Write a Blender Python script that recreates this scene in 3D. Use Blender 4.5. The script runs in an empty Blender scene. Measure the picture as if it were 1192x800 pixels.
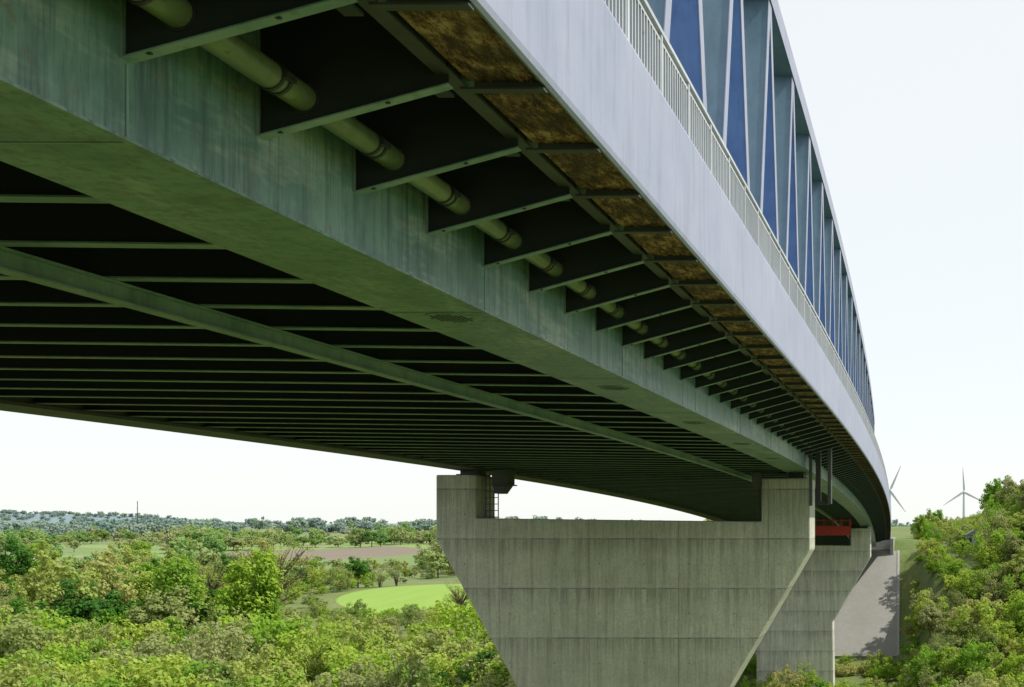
import bpy, math, random
import numpy as np
random.seed(7); rng=np.random.default_rng(7)
scene=bpy.context.scene
scene.view_settings.view_transform='Standard'
scene.view_settings.look='None'
scene.view_settings.exposure=0

# ------------------------------------------------------------------ helpers
def new_mat(name):
    m=bpy.data.materials.new(name); m.use_nodes=True
    nt=m.node_tree; nt.nodes.clear()
    out=nt.nodes.new('ShaderNodeOutputMaterial')
    b=nt.nodes.new('ShaderNodeBsdfPrincipled')
    nt.links.new(b.outputs[0],out.inputs[0])
    return m,nt,b,out
def N(nt,t,**k):
    n=nt.nodes.new(t)
    for a,v in k.items(): setattr(n,a,v)
    return n
def coords(nt,scale=(1,1,1)):
    tc=N(nt,'ShaderNodeTexCoord'); mp=N(nt,'ShaderNodeMapping')
    mp.inputs['Scale'].default_value=scale
    nt.links.new(tc.outputs['Object'],mp.inputs[0]); return mp.outputs[0]
def noise(nt,vec,scale,detail=4,rough=.6):
    n=N(nt,'ShaderNodeTexNoise'); n.inputs['Scale'].default_value=scale
    n.inputs['Detail'].default_value=min(detail,5); n.inputs['Roughness'].default_value=rough
    nt.links.new(vec,n.inputs['Vector']); return n.outputs['Fac']
def ramp(nt,fac,stops,const=False):
    r=N(nt,'ShaderNodeValToRGB'); e=r.color_ramp.elements
    while len(e)<len(stops): e.new(.5)
    for i,(p,c) in enumerate(stops):
        e[i].position=p; e[i].color=(c[0],c[1],c[2],1) if not isinstance(c,(int,float)) else (c,c,c,1)
    if const: r.color_ramp.interpolation='CONSTANT'
    nt.links.new(fac,r.inputs[0]); return r.outputs[0]
def mix(nt,fac,a,b,mode='MIX'):
    m=N(nt,'ShaderNodeMix',data_type='RGBA',blend_type=mode)
    if isinstance(fac,(int,float)): m.inputs[0].default_value=fac
    else: nt.links.new(fac,m.inputs[0])
    for i,v in ((6,a),(7,b)):
        if isinstance(v,tuple): m.inputs[i].default_value=(v[0],v[1],v[2],1)
        else: nt.links.new(v,m.inputs[i])
    return m.outputs[2]
def M(nt,op,a,b=0.0,c=None):
    m=N(nt,'ShaderNodeMath',operation=op)
    for i,v in enumerate((a,b) if c is None else (a,b,c)):
        if isinstance(v,(int,float)): m.inputs[i].default_value=v
        else: nt.links.new(v,m.inputs[i])
    return m.outputs[0]
def bump(nt,b,h,strength=.3,dist=.02):
    n=N(nt,'ShaderNodeBump'); n.inputs['Strength'].default_value=strength; n.inputs['Distance'].default_value=dist
    nt.links.new(h,n.inputs['Height']); nt.links.new(n.outputs[0],b.inputs['Normal'])

def paint(name,c1,c2,streak=.35,rough=.5,rust=0.0,rustcol=(.12,.06,.03)):
    m,nt,b,o=new_mat(name)
    v=coords(nt)
    a=noise(nt,v,.7,5,.65)
    col=mix(nt,ramp(nt,a,[(.35,0.),(.65,1.)]),c1,c2)
    s=noise(nt,coords(nt,(3,3,.25)),2.2,4,.6)
    dark=tuple(x*.6 for x in c1)
    col=mix(nt,M(nt,'MULTIPLY',ramp(nt,s,[(.5,0.),(.75,1.)]),streak),col,dark)
    if rust>0:
        r=noise(nt,v,5.5,5,.8)
        col=mix(nt,M(nt,'MULTIPLY',ramp(nt,r,[(.60,0.),(.68,1.)]),rust),col,rustcol)
    nt.links.new(col,b.inputs['Base Color']); b.inputs['Roughness'].default_value=rough
    return m
def flat(name,c,rough=.6):
    m,nt,b,o=new_mat(name)
    a=noise(nt,coords(nt),2.5,2,.6)
    nt.links.new(mix(nt,a,tuple(x*.75 for x in c),tuple(x*1.25 for x in c)),b.inputs['Base Color']); b.inputs['Roughness'].default_value=rough
    return m

MAT={}
m,nt,b,o=new_mat('girder_paint'); v=coords(nt)
a=noise(nt,v,.55,5,.75)
col=mix(nt,ramp(nt,a,[(.38,0.),(.60,1.)]),(.085,.19,.16),(.19,.32,.265))
a2=noise(nt,coords(nt,(1,.25,1)),1.3,5,.75)
col=mix(nt,M(nt,'MULTIPLY',ramp(nt,a2,[(.52,0.),(.66,1.)]),.75),col,(.40,.47,.39))
s=noise(nt,coords(nt,(4,4,.22)),2.0,5,.75)
col=mix(nt,M(nt,'MULTIPLY',ramp(nt,s,[(.47,0.),(.64,1.)]),.75),col,(.05,.095,.085))
s3=noise(nt,coords(nt,(.5,6,.5)),1.1,4,.7)
col=mix(nt,M(nt,'MULTIPLY',ramp(nt,s3,[(.53,0.),(.70,1.)]),.5),col,(.08,.12,.085))
r=noise(nt,v,3.5,5,.85)
col=mix(nt,M(nt,'MULTIPLY',ramp(nt,r,[(.59,0.),(.67,1.)]),.7),col,(.21,.15,.065))
nt.links.new(col,b.inputs['Base Color']); b.inputs['Roughness'].default_value=.36
bump(nt,b,noise(nt,v,.9,2,.5),.3,.03)
MAT['paint_green']=m
MAT['paint_flange']=paint('flange_paint',(.13,.225,.19),(.25,.35,.29),.6,.45,.6,(.12,.09,.04))
MAT['shade_dark']=flat('shaded_steel',(.016,.023,.023),.7)  # same steel paint, with the deep shadow under the deck put into its colour
MAT['fascia']=paint('fascia_paint',(.265,.29,.40),(.315,.34,.45),.45,.5,.15,(.17,.165,.16))
MAT['shade_blue']=paint('truss_shade_blue',(.11,.22,.57),(.15,.28,.66),.3,.4)  # same truss paint; blue sky reflected in shade is put into the colour
MAT['shade_grey']=paint('truss_shade_grey',(.12,.20,.27),(.16,.25,.33),.3,.4)  # same truss paint; the greyer reflected tone in shade is put into the colour
MAT['rail']=paint('rail_paint',(.42,.44,.48),(.50,.52,.56),.4,.45,.5,(.22,.18,.13))
MAT['pipe']=paint('pipe_paint',(.10,.145,.065),(.19,.24,.11),.6,.28,.7,(.05,.045,.02))
MAT['clamp']=flat('clamp_steel',(.03,.033,.03),.5)
MAT['strap']=paint('strap_steel',(.04,.048,.045),(.075,.082,.075),.3,.6,.4)
MAT['red']=flat('gantry_red',(.42,.03,.025),.5)
MAT['white']=flat('white_paint',(.50,.55,.60),.4)
MAT['render']=flat('house_render',(.36,.38,.37),.8)
MAT['asphalt']=flat('asphalt',(.05,.05,.05),.9)
MAT['roof']=flat('roof_slate',(.20,.21,.20),.8)
MAT['glass']=flat('window_glass',(.03,.04,.05),.1)
MAT['bark']=flat('bark',(.13,.105,.075),.9)

m,nt,b,o=new_mat('walkway_board')
a=noise(nt,coords(nt,(1.6,.6,1)),5,5,.9)
a2=noise(nt,coords(nt,(1,1,1)),1.6,3,.6)
col=ramp(nt,a,[(.38,(.014,.008,.006)),(.46,(.10,.045,.022)),(.53,(.27,.14,.065)),(.61,(.46,.31,.19))])
col=mix(nt,M(nt,'MULTIPLY',ramp(nt,a2,[(.47,0.),(.58,1.)]),.65),col,(.035,.02,.014))
nt.links.new(col,b.inputs['Base Color']); b.inputs['Roughness'].default_value=.85; bump(nt,b,a,.6,.02)
MAT['board']=m

def concrete(name,c1,c2,zoff=0.7,zp=2.6):
    m,nt,b,o=new_mat(name); v=coords(nt)
    a=noise(nt,v,.45,5,.78)
    col=mix(nt,ramp(nt,a,[(.34,0.),(.64,1.)]),c1,c2)
    s=noise(nt,coords(nt,(2.2,2.2,.10)),1.6,5,.78)
    col=mix(nt,M(nt,'MULTIPLY',ramp(nt,s,[(.46,0.),(.66,1.)]),.6),col,tuple(x*.46 for x in c1))
    s2=noise(nt,coords(nt,(7,7,.2)),2.6,4,.75)
    col=mix(nt,M(nt,'MULTIPLY',ramp(nt,s2,[(.5,0.),(.72,1.)]),.4),col,tuple(x*.5 for x in c1))
    f=noise(nt,v,7,5,.9)
    col=mix(nt,M(nt,'MULTIPLY',ramp(nt,f,[(.50,0.),(.60,1.)]),.45),col,tuple(x*.48 for x in c1))
    sp=N(nt,'ShaderNodeSeparateXYZ'); nt.links.new(coords(nt),sp.inputs[0])
    X,Y,Z=sp.outputs
    wob=M(nt,'MULTIPLY',a,.06)
    fade=ramp(nt,noise(nt,v,.8,3),[(.35,.45),(.60,1.)])
    zz=M(nt,'DIVIDE',M(nt,'ADD',M(nt,'ADD',Z,zoff+260),wob),zp)
    fz=M(nt,'FRACT',zz)
    jz=M(nt,'LESS_THAN',fz,.028)
    fx=M(nt,'FRACT',M(nt,'DIVIDE',M(nt,'ADD',X,300),4.7)); jx=M(nt,'MULTIPLY',M(nt,'LESS_THAN',fx,.011),.75)
    j=M(nt,'MULTIPLY',M(nt,'MAXIMUM',jz,jx),fade)
    hx=M(nt,'SUBTRACT',M(nt,'FRACT',M(nt,'DIVIDE',M(nt,'ADD',X,300.6),2.35)),.5)
    hz=M(nt,'SUBTRACT',M(nt,'FRACT',M(nt,'DIVIDE',M(nt,'ADD',Z,zoff+260.65),1.3)),.5)
    hx=M(nt,'MULTIPLY',hx,1.8)
    r=M(nt,'ADD',M(nt,'MULTIPLY',hx,hx),M(nt,'MULTIPLY',hz,hz))
    hole=M(nt,'MULTIPLY',M(nt,'LESS_THAN',r,.0010),fade)
    st=M(nt,'MULTIPLY',ramp(nt,fz,[(.66,0.),(.98,1.)]),ramp(nt,s,[(.38,0.),(.58,1.)]))
    col=mix(nt,M(nt,'MULTIPLY',st,.5),col,tuple(x*.34 for x in c1))
    lb=M(nt,'MULTIPLY',M(nt,'LESS_THAN',fz,.09),ramp(nt,s2,[(.5,0.),(.6,1.)]))
    col=mix(nt,M(nt,'MULTIPLY',lb,.35),col,tuple(min(.7,x*1.2) for x in c2))
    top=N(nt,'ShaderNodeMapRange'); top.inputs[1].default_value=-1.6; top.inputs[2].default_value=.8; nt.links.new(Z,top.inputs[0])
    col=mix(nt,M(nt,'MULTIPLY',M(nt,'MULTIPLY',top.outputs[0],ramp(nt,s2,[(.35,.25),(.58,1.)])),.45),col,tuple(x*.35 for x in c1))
    fl=M(nt,'FLOOR',zz)
    tone=M(nt,'FRACT',M(nt,'MULTIPLY',M(nt,'SINE',M(nt,'MULTIPLY',fl,12.9898)),43.5))
    col=mix(nt,M(nt,'MULTIPLY',tone,.2),col,tuple(x*.6 for x in c1))
    col=mix(nt,M(nt,'MULTIPLY',j,.7),col,tuple(x*.25 for x in c1))
    col=mix(nt,M(nt,'MULTIPLY',hole,.65),col,(.08,.08,.07))
    nt.links.new(col,b.inputs['Base Color']); b.inputs['Roughness'].default_value=.9
    bump(nt,b,f,.5,.03)
    return m
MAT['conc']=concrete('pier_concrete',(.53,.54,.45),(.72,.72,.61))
MAT['conc2']=flat('abutment_concrete',(.32,.32,.30),.9)

m,nt,b,o=new_mat('paved_slope'); v=coords(nt)
br=N(nt,'ShaderNodeTexBrick'); br.inputs['Scale'].default_value=1.0
br.inputs['Brick Width'].default_value=.5; br.inputs['Row Height'].default_value=.25; br.inputs['Mortar Size'].default_value=.02
br.inputs['Color1'].default_value=(.27,.265,.245,1); br.inputs['Color2'].default_value=(.30,.295,.275,1); br.inputs['Mortar'].default_value=(.20,.195,.18,1)
nt.links.new(v,br.inputs[0])
a=noise(nt,v,.3,5,.7)
col=mix(nt,M(nt,'MULTIPLY',ramp(nt,a,[(.4,0.),(.7,1.)]),.4),br.outputs[0],(.2,.2,.16))
nt.links.new(col,b.inputs['Base Color']); b.inputs['Roughness'].default_value=.9
MAT['apron']=m

FX,FY,FRX,FRY=-132.,270.,22.,30.
BX,BY,BRX,BRY=-335.,560.,60.,55.
m,nt,b,o=new_mat('countryside_ground'); v=coords(nt)
g1=noise(nt,v,.06,5,.7); g2=noise(nt,v,1.3,5,.75)
near=mix(nt,ramp(nt,g1,[(.35,0.),(.65,1.)]),(.10,.16,.03),(.17,.21,.055))
near=mix(nt,M(nt,'MULTIPLY',ramp(nt,g2,[(.4,0.),(.65,1.)]),.7),near,(.07,.08,.03))
vo=N(nt,'ShaderNodeTexVoronoi'); vo.inputs['Scale'].default_value=1.0
nt.links.new(coords(nt,(1/190,1/95,0)),vo.inputs['Vector'])
sc=N(nt,'ShaderNodeSeparateColor'); nt.links.new(vo.outputs['Color'],sc.inputs[0])
r=ramp(nt,sc.outputs[0],[(0,(.15,.21,.07)),(.28,(.16,.14,.10)),(.45,(.14,.21,.06)),(.68,(.18,.155,.12)),(.80,(.18,.27,.07))],True)
far=mix(nt,M(nt,'MULTIPLY',g2,.3),r,(.1,.12,.05))
sp=N(nt,'ShaderNodeSeparateXYZ'); nt.links.new(coords(nt),sp.inputs[0])
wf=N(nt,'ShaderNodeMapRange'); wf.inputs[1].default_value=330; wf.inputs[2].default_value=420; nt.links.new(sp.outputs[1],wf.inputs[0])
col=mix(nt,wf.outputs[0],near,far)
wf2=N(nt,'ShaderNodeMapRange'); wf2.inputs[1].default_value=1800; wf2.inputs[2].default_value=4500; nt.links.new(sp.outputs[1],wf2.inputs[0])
col=mix(nt,wf2.outputs[0],col,(.16,.22,.25))  # bluish air haze painted into the ground colour with distance
def ell(cx,cy,rx,ry,sh):
    ex=M(nt,'DIVIDE',M(nt,'ADD',sp.outputs[0],-cx),rx); ey=M(nt,'DIVIDE',M(nt,'SUBTRACT',sp.outputs[1],cy),ry)
    ex=M(nt,'SUBTRACT',ex,M(nt,'MULTIPLY',ey,-sh))
    return M(nt,'LESS_THAN',M(nt,'ADD',M(nt,'ADD',M(nt,'MULTIPLY',ex,ex),M(nt,'MULTIPLY',ey,ey)),M(nt,'MULTIPLY',g2,.3)),1.15)
fc=noise(nt,coords(nt,(.5,.08,1)),.6,4,.6)
col=mix(nt,ell(BX,BY,BRX,BRY,.2),col,mix(nt,fc,(.15,.125,.09),(.19,.16,.12)))
col=mix(nt,ell(FX,FY,FRX,FRY,.35),col,mix(nt,fc,(.16,.27,.035),(.22,.34,.055)))
nt.links.new(col,b.inputs['Base Color']); b.inputs['Roughness'].default_value=1
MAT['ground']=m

def leafmat(name,c1,c2,c3,tr=.4):
    m=bpy.data.materials.new(name); m.use_nodes=True; nt=m.node_tree; nt.nodes.clear()
    out=N(nt,'ShaderNodeOutputMaterial'); oi=N(nt,'ShaderNodeObjectInfo')
    col=ramp(nt,oi.outputs['Random'],[(0,c1),(.5,c2),(1,c3)])
    a=noise(nt,coords(nt),1.1,1,.6)
    col=mix(nt,ramp(nt,a,[(.35,.45),(.65,0.)]),col,mix(nt,1.0,col,(.55,.62,.5),'MULTIPLY'))
    d=N(nt,'ShaderNodeBsdfDiffuse'); t=N(nt,'ShaderNodeBsdfTranslucent'); mx=N(nt,'ShaderNodeMixShader'); mx.inputs[0].default_value=tr
    nt.links.new(col,d.inputs[0]); nt.links.new(mix(nt,1.0,col,(1.0,1.0,.6),'MULTIPLY'),t.inputs[0])
    nt.links.new(d.outputs[0],mx.inputs[1]); nt.links.new(t.outputs[0],mx.inputs[2]); nt.links.new(mx.outputs[0],out.inputs[0])
    return m
LEAF={
 'fresh':leafmat('leaf_fresh',(.36,.51,.07),(.20,.38,.05),(.45,.53,.11)),
 'olive':leafmat('leaf_olive',(.31,.37,.13),(.37,.39,.18),(.23,.32,.10)),
 'dark':leafmat('leaf_dark',(.07,.19,.03),(.10,.24,.035),(.08,.20,.045)),
 'spring':leafmat('leaf_spring',(.45,.50,.15),(.36,.44,.12),(.48,.46,.19)),
 'bud':leafmat('leaf_bud',(.30,.35,.09),(.32,.37,.10),(.34,.36,.11)),
 'far':leafmat('leaf_distant',(.17,.32,.10),(.30,.40,.14),(.42,.42,.24),.35),
 'haze':leafmat('leaf_hazy',(.22,.34,.33),(.32,.40,.33),(.23,.32,.34),.3),  # distance haze tinted into the leaf colour
}
# ------------------------------------------------------------------ mesh builder
KX,KY,ZS=1.6e-4,2.76e-4,30.
def dX(y): t=max(0,y-ZS); return -KX*t*t
def dZ(y): t=max(0,y-ZS); return -KY*t*t
class MB:
    def __init__(s): s.v=[];s.f=[];s.m=[];s.mats=[]
    def mi(s,mat):
        if mat not in s.mats: s.mats.append(mat)
        return s.mats.index(mat)
    def add(s,vs,fs,mat,curve=False):
        o=len(s.v)
        if curve: vs=[(x+dX(y),y,z+dZ(y)) for x,y,z in vs]
        s.v+=vs; k=s.mi(mat)
        for f in fs: s.f.append(tuple(i+o for i in f)); s.m.append(k)
    def box(s,x0,x1,y0,y1,z0,z1,mat,curve=False):
        vs=[(x0,y0,z0),(x1,y0,z0),(x1,y1,z0),(x0,y1,z0),(x0,y0,z1),(x1,y0,z1),(x1,y1,z1),(x0,y1,z1)]
        if curve:
            c=(y0+y1)/2; a,b=dX(c),dZ(c); vs=[(x+a,y,z+b) for x,y,z in vs]
        s.add(vs,[(0,3,2,1),(4,5,6,7),(0,1,5,4),(1,2,6,5),(2,3,7,6),(3,0,4,7)],mat)
    def prism(s,prof,y0,y1,mat,curve=False):
        n=len(prof); a=b=0
        if curve: c=(y0+y1)/2; a,b=dX(c),dZ(c)
        vs=[(x+a,y0,z+b) for x,z in prof]+[(x+a,y1,z+b) for x,z in prof]
        fs=[tuple(range(n)),tuple(range(2*n-1,n-1,-1))]+[(i,(i+1)%n,n+(i+1)%n,n+i) for i in range(n)]
        s.add(vs,fs,mat)
    def sweep(s,prof,y0,y1,mat,step=4.,smooth=False):
        n=len(prof); k=max(1,int(math.ceil((y1-y0)/step))); vs=[];fs=[]
        for j in range(k+1):
            y=y0+(y1-y0)*j/k
            vs+=[(x+dX(y),y,z+dZ(y)) for x,z in prof]
        for j in range(k):
            for i in range(n):
                a=j*n+i;b=j*n+(i+1)%n; fs.append((a,b,b+n,a+n))
        fs.append(tuple(range(n))); fs.append(tuple(range((k+1)*n-1,k*n-1,-1)))
        s.add(vs,fs,mat)
    def tube(s,pts,rad,mat,n=8):
        pts=[np.array(p,float) for p in pts]; vs=[];fs=[]
        for i,p in enumerate(pts):
            d=pts[min(i+1,len(pts)-1)]-pts[max(i-1,0)]; d/=np.linalg.norm(d)+1e-9
            u=np.cross(d,(0,0,1)) if abs(d[2])<.9 else np.cross(d,(1,0,0)); u/=np.linalg.norm(u); w=np.cross(d,u)
            r=rad[i] if hasattr(rad,'__len__') else rad
            for k in range(n):
                a=2*math.pi*k/n; q=p+r*(math.cos(a)*u+math.sin(a)*w); vs.append(tuple(q))
        for i in range(len(pts)-1):
            for k in range(n):
                a=i*n+k;b=i*n+(k+1)%n; fs.append((a,b,b+n,a+n))
        fs.append(tuple(range(n))); fs.append(tuple(range(len(pts)*n-1,(len(pts)-1)*n-1,-1)))
        s.add(vs,fs,mat)
    def mesh(s,name):
        me=bpy.data.meshes.new(name); me.from_pydata(s.v,[],s.f)
        for m_ in s.mats: me.materials.append(m_)
        me.polygons.foreach_set('material_index',s.m); me.update(); return me
    def obj(s,name,parent=None,smooth=False,recalc=True):
        me=s.mesh(name)
        if recalc:
            import bmesh
            bm=bmesh.new(); bm.from_mesh(me); bmesh.ops.recalc_face_normals(bm,faces=bm.faces); bm.to_mesh(me); bm.free()
        if smooth: me.polygons.foreach_set('use_smooth',[True]*len(me.polygons))
        o=bpy.data.objects.new(name,me); scene.collection.objects.link(o)
        if parent: o.parent=parent
        return o
def empty(name,loc=(0,0,0)):
    o=bpy.data.objects.new(name,None); o.location=loc; scene.collection.objects.link(o); return o

# ------------------------------------------------------------------ bridge
Y0,Y1=-14.,188.
P=1.6; frames=[8.0-P*13+P*i for i in range(int((Y1-(8.0-P*13))/P))]
bridge=empty('truss_bridge')
xo,xi=-6.25,-7.55
fo,fi=-25.0,-23.7
b1=MB()
b1.sweep([(xi,3.0),(xo,3.0),(xo,5.7),(xi,5.7)],Y0,Y1,MAT['paint_green'],3)
b1.sweep([(xi-.04,2.972),(xo+.04,2.972),(xo+.04,2.997),(xi-.04,2.997)],Y0,Y1,MAT['paint_green'],3)
b1.sweep([(fo,3.2),(fi,3.2),(fi,5.7),(fo,5.7)],Y0,Y1,MAT['strap'],3)
b1.sweep([(fo-.1,3.10),(fi+.1,3.10),(fi+.1,3.197),(fo-.1,3.197)],Y0,Y1,MAT['strap'],3)
for i,y in enumerate(frames):
    if i%4==1:
        b1.box(xo+.001,xo+.008,y-.012,y+.012,3.01,3.58,MAT['paint_flange'],True)
        b1.box(xi+.02,xo-.02,y-.012,y+.012,2.966,2.971,MAT['paint_flange'],True)
b1.obj('box_girders',bridge)
b=MB()
for yc in [14.7,22.2,29.7,37.2,44.7]:
    a,c=dX(yc),dZ(yc); n=28; R=.34
    ring=[(-6.85+a+R*math.cos(2*math.pi*k/n),yc+R*math.sin(2*math.pi*k/n)) for k in range(n)]
    z=2.955+c
    b.add([(x,y,z) for x,y in ring]+[(x,y,z+.015) for x,y in ring],[tuple(range(n)),tuple(range(2*n-1,n-1,-1))]+[(k,(k+1)%n,n+(k+1)%n,n+k) for k in range(n)],MAT['paint_flange'])
    for gx in range(-4,5):
        for gy in range(-3,4):
            if (gx*.07)**2+(gy*.09)**2<=.29**2:
                cx,cy=-6.85+a+gx*.07,yc+gy*.085; q=.028
                b.add([(cx+q*math.cos(t*math.pi/4),cy+q*1.4*math.sin(t*math.pi/4),z-.004) for t in range(8)],[tuple(range(8))],MAT['shade_dark'])
b.obj('drain_plates',bridge,recalc=False)

b=MB()
b.sweep([(-27.5,5.15),(-3.75,5.15),(-3.75,5.55),(-27.5,5.55)],Y0,Y1,MAT['shade_dark'],3)
b.sweep([(-23.0,5.56),(-8.2,5.56),(-8.2,5.60),(-23.0,5.60)],Y0,Y1,MAT['asphalt'],3)
for k in range(20):
    x=-8.3-k*.78
    b.sweep([(x-.14,4.9),(x+.0,4.9),(x+.08,5.145),(x-.22,5.145)],Y0,Y1,MAT['shade_dark'],4)
b.obj('deck',bridge)

b=MB()
for y in frames:
    b.prism([(fi,3.25),(xi,3.06),(xi,4.95),(fi,4.95)],y-.01,y+.01,MAT['shade_dark'],True)
    b.prism([(fi,3.215),(xi,3.025),(xi,3.045),(fi,3.235)],y-.09,y+.09,MAT['paint_flange'],True)
b.obj('cross_beams',bridge)

b=MB()
for y in frames:
    b.prism([(xo,3.63),(-4.5,4.11),(-4.5,5.14),(xo,5.14)],y-.008,y+.008,MAT['shade_dark'],True)
    b.prism([(xo,3.60),(-4.48,4.085),(-4.48,4.10),(xo,3.615)],y-.065,y+.045,MAT['paint_flange'],True)
    b.prism([(-5.0,4.66),(-4.5,4.2),(-4.4,4.2),(-4.4,5.14),(-5.0,5.14)],y+.30,y+.315,MAT['paint_flange'],True)
    for sx in (-6.05,-5.05):
        zz=3.60+(sx-xo)*(.485/1.77)
        b.box(sx-.02,sx+.02,y-.045,y-.02,zz-.012,zz+.002,MAT['clamp'],True)
    b.box(xo+.001,xo+.012,y-.07,y-.045,3.60,5.1,MAT['paint_flange'],True)
b.obj('cantilever_brackets',bridge)

b=MB()
b.sweep([(-4.62,4.20),(-4.46,4.20),(-4.46,4.22),(-4.52,4.22),(-4.52,4.40),(-4.62,4.40)],Y0,Y1,MAT['strap'],3)
b.sweep([(-4.45,4.27),(-3.78,4.27),(-3.78,4.31),(-4.45,4.31)],Y0,Y1,MAT['board'],3)
for y in frames:
    b.box(-4.52,-3.72,y+.27,y+.37,4.18,4.20,MAT['strap'],True)
    b.box(-4.52,-3.72,y+.31,y+.33,4.201,4.265,MAT['strap'],True)
    b.box(-4.80,-4.64,y+.22,y+.42,4.16,4.19,MAT['clamp'],True)
b.obj('service_walkway',bridge)

b=MB()
prof=[(-3.77,4.30),(-3.75,4.24),(-3.71,4.22),(-3.68,4.25),(-3.665,4.31),(-3.665,5.84),(-3.69,5.90),(-3.95,5.90),(-3.95,5.86),(-3.75,5.84),(-3.75,4.30)]
b.sweep(prof,Y0,Y1,MAT['fascia'],2)
b.sweep([(-27.6,4.4),(-27.5,4.4),(-27.5,5.9),(-27.6,5.9)],Y0,Y1,MAT['fascia'],3)
b.obj('fascia_panels',bridge)

b=MB()
for X,dens in ((-3.80,.135),(-27.45,.5)):
    b.sweep([(X-.04,6.86),(X+.04,6.86),(X+.04,6.92),(X-.04,6.92)],Y0,Y1,MAT['rail'],3)
    b.sweep([(X-.02,6.74),(X+.02,6.74),(X+.02,6.78),(X-.02,6.78)],Y0,Y1,MAT['rail'],3)
    b.sweep([(X-.02,6.0),(X+.02,6.0),(X+.02,6.04),(X-.02,6.04)],Y0,Y1,MAT['rail'],3)
    for y in frames: b.box(X-.06,X+.03,y-.035,y+.035,5.905,6.859,MAT['rail'],True)
    y=Y0
    while y<Y1:
        b.box(X-.022,X+.022,y-.018,y+.018,6.041,6.739,MAT['rail'],True); y+=dens
b.obj('railings',bridge)

b=MB()
def ibeam(x,z0,h,w,mat):
    b.sweep([(x-w/2,z0),(x+w/2,z0),(x+w/2,z0+.025),(x-w/2,z0+.025)],Y0,Y1,mat,3)
    b.sweep([(x-.012,z0+.026),(x+.012,z0+.026),(x+.012,z0+h-.026),(x-.012,z0+h-.026)],Y0,Y1,mat,3)
    b.sweep([(x-w/2,z0+h-.025),(x+w/2,z0+h-.025),(x+w/2,z0+h),(x-w/2,z0+h)],Y0,Y1,mat,3)
ibeam(-10.25,2.80,.25,.20,MAT['paint_flange'])
b.obj('gantry_runway_beams',bridge)

pipe=MB()
ys=[Y0+i*2 for i in range(int((Y1-Y0)/2)+1)]
pipe.tube([(-5.85+dX(y),y,3.98+dZ(y)) for y in ys],.125,MAT['pipe'],20)
po=pipe.obj('drain_pipe',bridge,smooth=True)
b=MB()
for y in frames:
    for off,r,w in ((.0,.15,.018),(-.50,.138,.018),(-.40,.138,.018)):
        c=y+off
        b.tube([(-5.85+dX(c),c-w,3.98+dZ(c)),(-5.85+dX(c),c+w,3.98+dZ(c))],r,MAT['clamp'],20)
    c=y-.45
    b.box(-5.73,-5.68,c-.07,c+.07,3.95,4.01,MAT['clamp'],True)
    b.box(-6.02,-5.98,c-.07,c+.07,3.95,4.01,MAT['clamp'],True)
b.obj('pipe_clamps',bridge)

# truss
b=MB()
TZ=21.2; TY0,TY1=-11.,163.; HP=3.4
def member(y0,z0,y1,z1,x0,x1,w,mat,omat,dd):
    d=np.array([y1-y0,z1-z0]); L=np.linalg.norm(d); d/=L; n=np.array([-d[1],d[0]])*w/2
    q=[(y0+n[0],z0+n[1]),(y0-n[0],z0-n[1]),(y1-n[0],z1-n[1]),(y1+n[0],z1+n[1])]
    def pr(xa,xb,q,mat):
        vs=[(xa+dX(y),y,z+dZ(y)) for y,z in q]+[(xb+dX(y),y,z+dZ(y)) for y,z in q]
        b.add(vs,[(0,1,2,3),(7,6,5,4)]+[(i,(i+1)%4,4+(i+1)%4,4+i) for i in range(4)],mat)
    pr(x0+dd,x1-dd,q,mat)
    n2=n*1.15; q2=[(y0+n2[0],z0+n2[1]),(y0-n2[0],z0-n2[1]),(y1-n2[0],z1-n2[1]),(y1+n2[0],z1+n2[1])]
    pr(x1-dd+.002,x1-dd+.03,q2,omat)
for (xa,xb) in ((xi+.10,xo-.04),(fo+.08,fi-.04)):
    y=TY0; k=0
    while y+HP<=TY1+.1:
        if k%2==0: member(y,5.5,y+HP,TZ-.5,xa,xb,.40,MAT['shade_grey'],MAT['fascia'],.006)
        else: member(y,TZ-.5,y+HP,5.5,xa,xb,.40,MAT['shade_blue'],MAT['fascia'],.0)
        y+=HP;k+=1
    b.sweep([(xa-.05,TZ-.85),(xb+.05,TZ-.85),(xb+.05,TZ),(xa-.05,TZ)],TY0+3,TY1-3,MAT['shade_grey'],3)
    b.sweep([(xb+.055,TZ-.88),(xb+.085,TZ-.88),(xb+.085,TZ+.03),(xb+.055,TZ+.03)],TY0+3,TY1-3,MAT['fascia'],3)
b.obj('truss_members',bridge)

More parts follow.
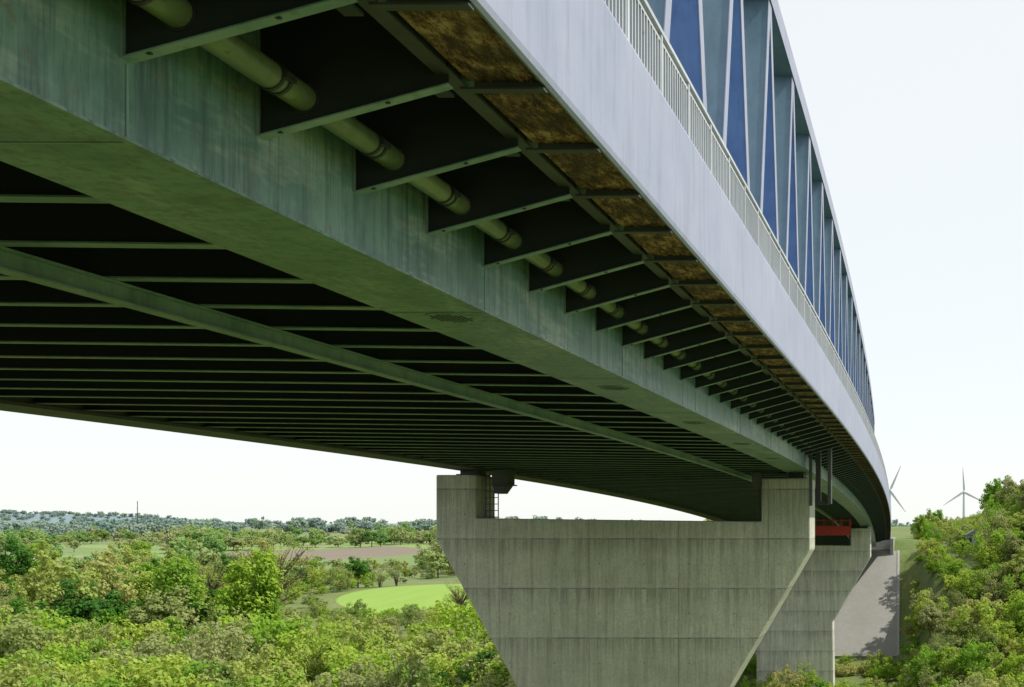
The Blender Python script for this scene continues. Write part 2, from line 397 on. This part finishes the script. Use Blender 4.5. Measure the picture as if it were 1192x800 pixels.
# piers -----------------------------------------------------------------
def pier(name,yf):
    a,c=dX(yf),dZ(yf)
    e=empty(name)
    zt=2.82
    L,R=-25.9,-6.30
    pf=[(L,zt),(-23.8,zt),(-23.8,.55),(-8.85,.37),(-8.85,zt-.18),(R,zt-.18),(R,-1.1),(-11.2,-9.5),(-11.0,-26),(-21.2,-26),(-21.0,-9.5),(L,-.55)]
    pf=[(x+a,z+c) for x,z in pf]
    m_=MB(); m_.prism(pf,yf,yf+2.3,MAT['conc']); o=m_.obj('concrete_wall',e)
    bv=o.modifiers.new('b','BEVEL'); bv.width=.07; bv.segments=2; bv.limit_method='ANGLE'; bv.angle_limit=.4
    m_=MB()
    for x0,x1,z0,z1 in ((-24.9,-24.0,zt,3.08),(-7.5,-6.7,zt-.18,2.96)):
        m_.box(x0+a,x1+a,yf+.6,yf+1.7,z0+c+.001,z1+c-.001,MAT['clamp'])
        m_.box(x0-.15+a,x1+.15+a,yf+.45,yf+1.85,z0+c+.002,z0+.07+c,MAT['strap'])
    m_.obj('bearings',e)
    m_=MB()
    for x,wd in ((-23.5,1.1),(-9.1,.4)):
        for i in range(4):
            m_.tube([(x+a+i*.2*wd,yf+.5,.5+c),(x+a+i*.2*wd,yf+.5,3.0+c)],.028,MAT['clamp'],8)
        for k in range(7): m_.box(x+a,x+.6*wd+a,yf+.48,yf+.52,.6+c+k*.34,.64+c+k*.34,MAT['strap'])
    m_.box(-23.1+a,-22.3+a,yf+.3,yf+1.3,2.35+c,3.09+c,MAT['strap'])
    m_.box(-23.2+a,-22.2+a,yf+.2,yf+1.4,2.28+c,2.34+c,MAT['clamp'])
    m_.prism([(-23.1+a,2.27+c),(-22.3+a,2.27+c),(-22.6+a,1.85+c),(-23.0+a,1.85+c)],yf+.4,yf+1.1,MAT['clamp'])
    m_.box(-9.3+a,-8.86+a,yf-.25,yf+.6,2.2+c,2.95+c,MAT['strap'])
    m_.obj('bearing_equipment',e)
    return e
pier('concrete_pier',54.0)
pier('concrete_pier',134.0)

e=empty('drain_downpipe'); b=MB(); yf=51.5
b.box(-6.15,-6.02,yf,yf+.4,1.0,3.9,MAT['strap']); 
b.box(-5.85,-5.60,yf+.3,yf+.6,1.1,3.8,MAT['clamp']); b.box(-5.22,-5.05,yf,yf+.6,1.1,3.9,MAT['strap'])
b.box(-5.85,-5.23,yf+.2,yf+.5,1.05,1.25,MAT['clamp'])
b.obj('ducts',e)

e=empty('inspection_gantry'); b=MB(); yc=118.; a,c=dX(yc),dZ(yc)
x0,x1=-13.2,-8.2
for z in (-1.0,-.45,.6):
    b.box(x0+a,x1+a,yc-.05,yc+.05,z+2.1+c,z+2.2+c,MAT['red']); b.box(x0+a,x1+a,yc+1.6,yc+1.7,z+2.1+c,z+2.2+c,MAT['red'])
b.box(x0+a,x1+a,yc-.03,yc+1.7,1.02+c,1.09+c,MAT['red'])
b.box(x0+a,x1+a,yc-.02,yc+.02,1.2+c,2.1+c,MAT['red'])
for k in range(6):
    x=x0+k*1.0; b.box(x+a-.04,x+a+.04,yc-.06,yc+.06,1.0+c,3.0+c,MAT['red']); b.box(x+a-.04,x+a+.04,yc+1.6,yc+1.7,1.0+c,3.0+c,MAT['red'])
b.obj('frame',e)

for yb,nm in ((189.,'bridge_abutment'),(-15.,'bridge_abutment')):
    a,c=dX(min(yb,188)),dZ(min(yb,188)); e=empty(nm); b=MB()
    y0,y1=(yb,yb+4) if yb>0 else (yb-4,yb)
    b.box(-27.8+a,-3.6+a,y0,y1,-14+c,2.6+c,MAT['conc2']); 
    if yb>0: b.box(-27.8+a,-3.6+a,y0+1.5,y1,2.6+c,5.5+c,MAT['conc2'])
    b.box(-28.4+a,-27.81+a,y0-3,y1+6,-14+c,4.6+c,MAT['conc2']); b.box(-3.59+a,-3.0+a,y0-(3 if yb>0 else 0),y1+(6 if yb>0 else -6.),-14+c,4.6+c,MAT['conc2'])
    b.obj('wall',e)

# ------------------------------------------------------------------ terrain
def sm(a,b,t):
    u=np.clip((t-a)/(b-a),0,1); return u*u*(3-2*u)
def H(x,y):
    x=np.asarray(x,float); y=np.asarray(y,float)
    mx=sm(-75,-28,x)
    base=-21+1.0*np.sin(x/17+1)*np.sin(y/23)*sm(40,90,y)*(1-mx*sm(110,150,y))
    base=base+np.interp(y,[250,420,700,1500,3000,7000],[0,3,5,12,17,22])
    base=base+2.8*np.sin(x/190+y/260)*sm(350,800,y)
    base=base+3.5*np.exp(-((x+138)/50)**2-((y-300)/40)**2)
    base=base+3.0*np.exp(-((x+345)/130)**2-((y-640)/90)**2)
    base=base+110*np.exp(-((x+4700)/520)**2-((y-4600)/500)**2)+50*np.exp(-((x+3750)/420)**2-((y-4700)/500)**2)
    base=base+20*np.exp(-((x+1500)/700)**2-((y-3800)/500)**2)
    h=base+(-1.9-base)*(1-sm(2,46,y))
    under=np.interp(y,[150,160,187,189,194,400],[0,0,16,16,18.5,20])
    right=18.0*sm(104,188,y)+5.5*sm(0,26,x)*sm(110,185,y)
    k=sm(-5.5,1.5,x)
    bank=(under*(1-k)+right*k)*mx*(1-sm(320,520,y))
    return h+bank
xs=list(np.arange(-120,44,1.5))
v=44.;st=2.
R=[]
while v<7000: R.append(v); st*=1.12; v+=st
v=-120.;st=2.;Lf=[]
while v>-9000: st*=1.06; v-=st; Lf.append(v)
xs=Lf[::-1]+xs+R
ysg=list(np.arange(-60,200,1.5)); v=200.;st=2.
while v<9000: ysg.append(v); st*=1.045; v+=st
XS,YS=np.meshgrid(xs,ysg); HS=H(XS,YS)
nx,ny=len(xs),len(ysg)
V=np.stack([XS.ravel(),YS.ravel(),HS.ravel()],1)
idx=np.arange(nx*ny).reshape(ny,nx)
F=np.stack([idx[:-1,:-1].ravel(),idx[:-1,1:].ravel(),idx[1:,1:].ravel(),idx[1:,:-1].ravel()],1)
def npmesh(name,V,F,mats,mi=None,smooth=False):
    me=bpy.data.meshes.new(name); me.vertices.add(len(V)); me.vertices.foreach_set('co',V.astype(np.float32).ravel())
    k=F.shape[1]; me.loops.add(F.size); me.loops.foreach_set('vertex_index',F.astype(np.int32).ravel())
    me.polygons.add(len(F)); me.polygons.foreach_set('loop_start',np.arange(0,F.size,k,dtype=np.int32))
    try: me.polygons.foreach_set('loop_total',np.full(len(F),k,dtype=np.int32))
    except Exception: pass
    for m_ in mats: me.materials.append(m_)
    if mi is not None: me.polygons.foreach_set('material_index',mi.astype(np.int32))
    if smooth: me.polygons.foreach_set('use_smooth',np.ones(len(F),dtype=bool))
    me.update(calc_edges=True); me.validate(); return me
me=npmesh('ground',V,F,[MAT['ground']],smooth=True)
g=bpy.data.objects.new('ground',me); scene.collection.objects.link(g)

b=MB()
y0,y1=160.5,187.2
z0=-21+.3+.4; z1=-21+16+.4
b.add([(-32,y0,z0),(-5.5,y0,z0),(-6.3,y1,z1),(-32,y1,z1),(-32,y0,z0-1.2),(-5.5,y0,z0-1.2),(-6.3,y1,z1-1.2),(-32,y1,z1-1.2)],
      [(0,1,2,3),(7,6,5,4),(0,4,5,1),(1,5,6,2),(2,6,7,3),(3,7,4,0)],MAT['apron'])
b.add([(-5.49,y0,z0+.15),(-5.1,y0,z0+.15),(-5.9,y1,z1+.15),(-6.29,y1,z1+.15),(-5.49,y0,z0-1.2),(-5.1,y0,z0-1.2),(-5.9,y1,z1-1.2),(-6.29,y1,z1-1.2)],
      [(0,1,2,3),(7,6,5,4),(0,4,5,1),(1,5,6,2),(2,6,7,3),(3,7,4,0)],MAT['conc2'])
b.obj('paved_embankment_slope')

# ------------------------------------------------------------------ vegetation
def make_plant(name,h,rx,rz,zc,nclump,nleaf,lsize,leaf,trunk=True,seed=0,clr=.9,branches=8,twig=0,tk=1.):
    r=np.random.default_rng(seed)
    t=MB()
    bark=MAT['bark']
    C=[]
    while len(C)<nclump:
        p=r.normal(size=3); p/=np.linalg.norm(p); p*=r.uniform(.35,1.0)**.6
        wob=1+.22*math.sin(3*p[0]*2+seed)+.18*math.cos(5*p[1]+seed*2)+.15*math.sin(4*p[2]+seed)
        q=np.array([p[0]*rx*wob,p[1]*rx*wob,zc+p[2]*rz*(1 if p[2]>0 else .75)*wob])
        if q[2]>.2: C.append(q)
    C=np.array(C)
    tr=max(.05,h*.02)*tk
    if trunk:
        bx,by=r.normal(0,.03*h,2)
        t.tube([(0,0,-.6),(bx*.3,by*.3,zc*.45),(bx,by,zc),(bx*1.3,by*1.2,zc+rz*.7)],[tr*1.35,tr,tr*.6,tr*.15],bark,7)
        for k in range(branches):
            c=C[r.integers(len(C))]; zs=zc*r.uniform(.35,.95)
            s_=np.array([bx*zs/zc*.7,by*zs/zc*.7,zs]); mid=(s_+c)/2+np.array([0,0,-.05*h])*r.uniform(-.5,1)
            t.tube([s_,mid,c],[tr*.45,tr*.28,tr*.06],bark,5)
            for q in range(twig):
                c2=c+r.normal(0,.16*rx,3)+np.array([0,0,.08*h]); t.tube([mid if q%2 else (mid+c)/2,(mid+c2)/2+r.normal(0,.03*h,3),c2],[tr*.16,tr*.09,tr*.02],bark,4)
    else:
        for k in range(branches):
            c=C[r.integers(len(C))]; t.tube([(r.normal(0,.1),r.normal(0,.1),-.4),(c[0]*.4,c[1]*.4,c[2]*.6),tuple(c*1.08)],[.04,.025,.006],bark,3)
    n=nclump*nleaf
    ci=np.repeat(np.arange(nclump),nleaf)
    cr=clr*r.uniform(.6,1.3,nclump)[ci]
    d=r.normal(size=(n,3)); d/=np.linalg.norm(d,axis=1)[:,None]; d*=(r.uniform(.3,1,n)**.5)[:,None]
    P_=C[ci]+d*cr[:,None]*np.array([1,1,.75]); P_[:,2]=np.maximum(P_[:,2],.05)
    nrm=d*.8+r.normal(size=(n,3))*.5+np.array([0.25,0,.7]); nrm/=np.linalg.norm(nrm,axis=1)[:,None]
    u=np.cross(nrm,r.normal(size=(n,3))); u/=np.linalg.norm(u,axis=1)[:,None]; w=np.cross(nrm,u)
    s=lsize*r.uniform(.6,1.3,n)[:,None]
    q=np.stack([P_-u*s*.5,P_+w*s*.36,P_+u*s*.5,P_-w*s*.36],1).reshape(-1,3)
    lf=np.arange(4*n).reshape(n,4)
    TV=np.array(t.v) if t.v else np.zeros((0,3))
    tf=[f for f in t.f if len(f)==4]
    TF=np.array(tf) if tf else np.zeros((0,4),int)
    V=np.vstack([TV,q]); F=np.vstack([TF,lf+len(TV)])
    mi=np.concatenate([np.zeros(len(TF)),np.ones(n)])
    return npmesh(name,V,F,[bark,leaf],mi)
PR={}
PR['bush']=[make_plant(f'shrub_{i}',5,2.6+.35*i,2.3+.25*i,2.5,60,58,.32,LEAF[l],False,10+i,.72,3) for i,l in enumerate(['fresh','fresh','olive','spring','fresh'])]
PR['low']=[make_plant(f'low_shrub_{i}',1.8,2.0,.8,.7,34,46,.27,LEAF[l],False,30+i,.55,2) for i,l in enumerate(['fresh','spring'])]
PR['twiggy']=[make_plant(f'twiggy_shrub_{i}',5.5,2.0,2.5,3.2,50,18,.26,LEAF['olive'],False,40+i,.7,60) for i in range(2)]
PR['tree']=[make_plant(f'broad_tree_{i}',9,2.8,3.6,5.6,80,56,.40,LEAF[l],True,50+i,.85,14) for i,l in enumerate(['fresh','spring','dark','olive'])]
PR['sparse']=[make_plant(f'budding_tree_{i}',12,4.9,4.6,7.7,150,20,.28,LEAF['bud'],True,60+i,.85,44,3,1.7) for i in range(2)]
PR['far']=[make_plant(f'distant_tree_{i}',10,3.4+.4*i,3.6,4.7,34,28,.95,LEAF['far'],True,70+i,1.3,4) for i in range(4)]
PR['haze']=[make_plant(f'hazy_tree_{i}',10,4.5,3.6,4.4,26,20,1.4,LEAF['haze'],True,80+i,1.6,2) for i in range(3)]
def inst(name,me,x,y,s,parent=None,sz=None,dz=0):
    o=bpy.data.objects.new(name,me); o.location=(x,y,float(H(x,y))+dz); o.scale=(s,s,(sz or s)); o.rotation_euler=(0,0,random.uniform(-.9,.9))
    scene.collection.objects.link(o)
    if parent: o.parent=parent
    return o
thicket=empty('shrub_thicket'); slope=empty('hillside_shrubs'); woods=empty('distant_woodland')
def infield(x,y,g=1.25):
    ey=(y-FY)/FRY; ex=(x-FX)/FRX+.35*ey
    return ex*ex+ey*ey<g
def inbrown(x,y):
    ey=(y-BY)/BRY; ex=(x-BX)/BRX+.2*ey
    return ex*ex+ey*ey<1.2
def at(px,d): return (px-1085)/1200*d
KEEP=[(at(313,205),205,9),(at(243,215),215,7)]
cnt=0
NT=[PR['tree'][0],PR['tree'][1],PR['tree'][3],PR['tree'][0],PR['tree'][1],PR['tree'][2],PR['tree'][2]]
y=80.
while y<300:
    left_sp=4.9+max(0,(y-90))*.011
    x=-1.0*y
    while x<.22*y+6:
        right=x>-30
        sp=(2.7 if (right and x>-3) else 3.2 if right else left_sp)
        px=x+random.uniform(-.5,.5)*sp; py=y+random.uniform(-.5,.5)*sp; x+=sp
        if infield(px,py): continue
        if -24<px<-8 and (50<py<60 or 131<py<139.5): continue
        if -34<px<-3.0 and py>152: continue
        ratio=px/py
        if -.36<ratio<-.22 and random.random()<.6: continue
        n=math.sin(px/13+1.3)*math.cos(py/17)+.6*math.sin(px/5.1+py/7.3)
        par=slope if right else thicket
        if right:
            if px<-1.5:
                kind='low' if random.random()<.7 else 'bush'; s=random.uniform(.35,.65)
                if kind=='low': s*=1.6
            else:
                kind=random.choices(['low','bush','twiggy','tree'],[.30,.55,.09,.06])[0]; s=random.uniform(.45,.95)
                if kind=='low': s*=1.35
                if kind=='tree': s=random.uniform(.45,.7)
            if py>145 and px>12 and random.random()<.25: kind='tree'; s=random.uniform(.5,.9)
            # keep the crest low where the second turbine and the small house show
            if py>155 and .015<ratio<.055: kind=random.choice(['low','bush']); s=min(s,.55)
            elif py>165 and px<10: s=min(s,.6)
            if px>-1.5 and 152<py<171 and .036<ratio<.05: kind='low'; s=.6
        else:
            kind=random.choices(['low','bush','twiggy','tree'],[.27,.50,.14,.09])[0]
            s=random.uniform(.55,1.25)+.2*n
            if py<145: s*=1.25
            if kind=='tree': s=random.uniform(.5,.9)
            if -.62<ratio<-.42 and 150<py<262:
                kind=random.choice(['bush','low']); s=random.uniform(.45,.7)
            elif py>155 and n>.2 and random.random()<.5: kind='tree'; s=random.uniform(.9,1.5)
            for kx,ky,kr in KEEP:
                if abs(px/py-kx/ky)<kr/ky and ky-45<py<ky+45: kind=random.choice(['low','bush']); s=random.uniform(.35,.55)
        s=max(.33,s)
        me=random.choice(NT) if kind=='tree' else random.choice(PR[kind])
        inst('shrub',me,px,py,s,par,s*random.uniform(.85,1.35)); cnt+=1
    y+=3.3+max(0,(y-90))*.012
for k in range(36):
    px=random.uniform(12,38); py=random.uniform(166,215)
    if px/py<.06: continue
    inst('shrub',random.choice(PR['tree'][:2]+PR['bush'][:2]),px,py,random.uniform(.7,1.05),slope)
for k in range(24):
    px=random.uniform(-3,12); py=random.uniform(195,240)
    inst('shrub',random.choice(PR['bush'][:2]),px,py,random.uniform(.35,.5),slope)
def farok(x,y):
    if infield(x,y,1.6) or inbrown(x,y): return 0
    q=max(1,y/700)
    n=math.sin(x/61/q+1.3*math.sin(y/90))+math.sin(y/(47*q)+1.7*math.sin(x/75/q))+.7*math.sin(x/23+y/31)
    if n>.35: return .95
    if n>-.5: return .22
    return .03
k=0
while k<2500:
    u=random.random(); py=285*((3800/285)**(u**.85)); px=random.uniform(-1.02,-.02)*py
    if px>-.34*py and random.random()<.8: continue
    if px>-80 and py<520: continue
    if random.random()>farok(px,py): continue
    if py<430: me=random.choice(PR['far']+PR['tree'][:2]+PR['bush'][:3]); s=random.uniform(.45,1.4)
    elif py<1000: me=random.choice(PR['far']); s=random.uniform(.4,1.5)
    else: me=random.choice(PR['haze']); s=random.uniform(.5,2.3)
    if -.69<px/py<-.50 and py<480: s=random.uniform(.3,.65)
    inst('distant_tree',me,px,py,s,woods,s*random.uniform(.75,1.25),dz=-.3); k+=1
for k in range(260):
    px=random.uniform(-4700,-3300); py=random.uniform(4200,4700)
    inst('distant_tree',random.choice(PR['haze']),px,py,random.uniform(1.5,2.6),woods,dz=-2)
inst('budding_tree',PR['sparse'][0],at(313,205),205,1.55)
inst('budding_tree',PR['sparse'][1],at(243,215),215,1.15)
inst('budding_tree',PR['sparse'][1],at(537,232),232,.7)
inst('leafy_tree',PR['tree'][2],at(45,150),150,1.15)
inst('leafy_tree',PR['tree'][2],at(12,155),155,1.05)
inst('leafy_tree',PR['tree'][2],at(130,160),160,1.2)
inst('leafy_tree',PR['tree'][2],at(66,158),158,1.0)
inst('leafy_tree',PR['tree'][2],at(282,112),112,.65)
inst('leafy_tree',PR['tree'][0],at(190,145),145,.85)
inst('leafy_tree',PR['tree'][0],at(1070,200),200,.5)

def turbine(px,hub_y,d,rot,R_):
    x=at(px,d); z=(612-hub_y)/1200*d; g_=float(H(x,d)); e=empty('wind_turbine',(x,d,g_)); hz=z-g_
    b=MB(); b.tube([(0,0,-2),(0,0,hz*.5),(0,0,hz)],[2.3,1.9,1.4],MAT['white'],16); b.obj('tower',e)
    b=MB(); b.box(-1.8,1.8,-3,6,hz-1.8,hz+1.8,MAT['white']); b.tube([(0,-5.5,hz),(0,-4.5,hz),(0,-3,hz)],[.4,1.6,2.0],MAT['white'],12); b.obj('nacelle',e)
    for k in range(3):
        a=rot+k*2*math.pi/3; dx,dz=math.sin(a),math.cos(a); b=MB(); px_,pz=dz,-dx
        st=[(1.,1.3),(.12*R_,3.2),(.5*R_,2.2),(R_,.6)]; vs=[]
        for rr,w in st:
            for sx,sy in ((-w*.4,-.35),(w*.6,0),(-w*.4,.35)): vs.append((dx*rr+px_*sx,-4+sy,hz+dz*rr+pz*sx))
        fs=[]
        for i in range(3):
            for j in range(3): fs.append((i*3+j,i*3+(j+1)%3,(i+1)*3+(j+1)%3,(i+1)*3+j))
        fs+=[(0,1,2),(11,10,9)]
        b.add(vs,fs,MAT['white']); b.obj('blade_%d'%(k+1),e)
turbine(1122,573,1500,math.radians(-3),36)
turbine(1036,571,1350,math.radians(24),35)
e=empty('radio_mast'); x=at(160,1500); g_=float(H(x,1500)); b=MB()
b.tube([(x,1500,g_-1),(x,1500,36)],[.7,.4],MAT['strap'],6); b.obj('mast',e)
for z in (15,25,33): 
    b=MB(); b.box(x-.8,x+.8,1499.6,1500.4,z,z+.4,MAT['strap']); b.obj('crossarm',e)
e=empty('farm_house'); d=172.; x=at(1134,d); g_=float(H(x,d)); b=MB()
b.box(x-1.4,x+1.4,d,d+5,g_-1,g_+2.2,MAT['render']); b.prism([(x-1.6,g_+2.201),(x+1.6,g_+2.201),(x,g_+3.1)],d-.2,d+5.2,MAT['roof']); b.obj('walls_and_roof',e)
b=MB(); 
for q in (-.9,.4): b.box(x+q,x+q+.5,d-.03,d-.003,g_+1.0,g_+1.8,MAT['glass'])
b.obj('windows',e)

# ------------------------------------------------------------------ light: hazy bright spring sky
SE=math.radians(54); AZ=math.radians(80)
w=bpy.data.worlds.new('World'); scene.world=w; w.use_nodes=True; nt=w.node_tree
bg=nt.nodes.get('Background') or nt.nodes.new('ShaderNodeBackground')
sky=nt.nodes.new('ShaderNodeTexSky'); sky.sky_type='NISHITA'; sky.sun_disc=False
sky.sun_elevation=SE; sky.sun_rotation=AZ; sky.air_density=1.0; sky.dust_density=.6; sky.ozone_density=1.0; sky.altitude=0
hz=mix(nt,.82,sky.outputs[0],(6.8,7.0,6.9))
nt.links.new(hz,bg.inputs[0]); bg.inputs[1].default_value=.15
sl=bpy.data.lights.new('sun','SUN'); sl.energy=5.0; sl.angle=math.radians(.5); sl.color=(1,.95,.86)
so=bpy.data.objects.new('sun',sl); scene.collection.objects.link(so)
from mathutils import Vector
dv=Vector((math.sin(AZ)*math.cos(SE),math.cos(AZ)*math.cos(SE),math.sin(SE)))
so.rotation_euler=dv.to_track_quat('Z','Y').to_euler()

cd=bpy.data.cameras.new('camera'); co=bpy.data.objects.new('camera',cd); scene.collection.objects.link(co)
cd.sensor_width=36; cd.lens=1200/1192*36; cd.clip_end=20000; cd.clip_start=.1
cd.shift_x=-(1085-596)/1192; cd.shift_y=(612-400)/1192
co.location=(0,0,0); co.rotation_euler=(math.radians(90),0,0)
scene.camera=co
print('shrubs',cnt)
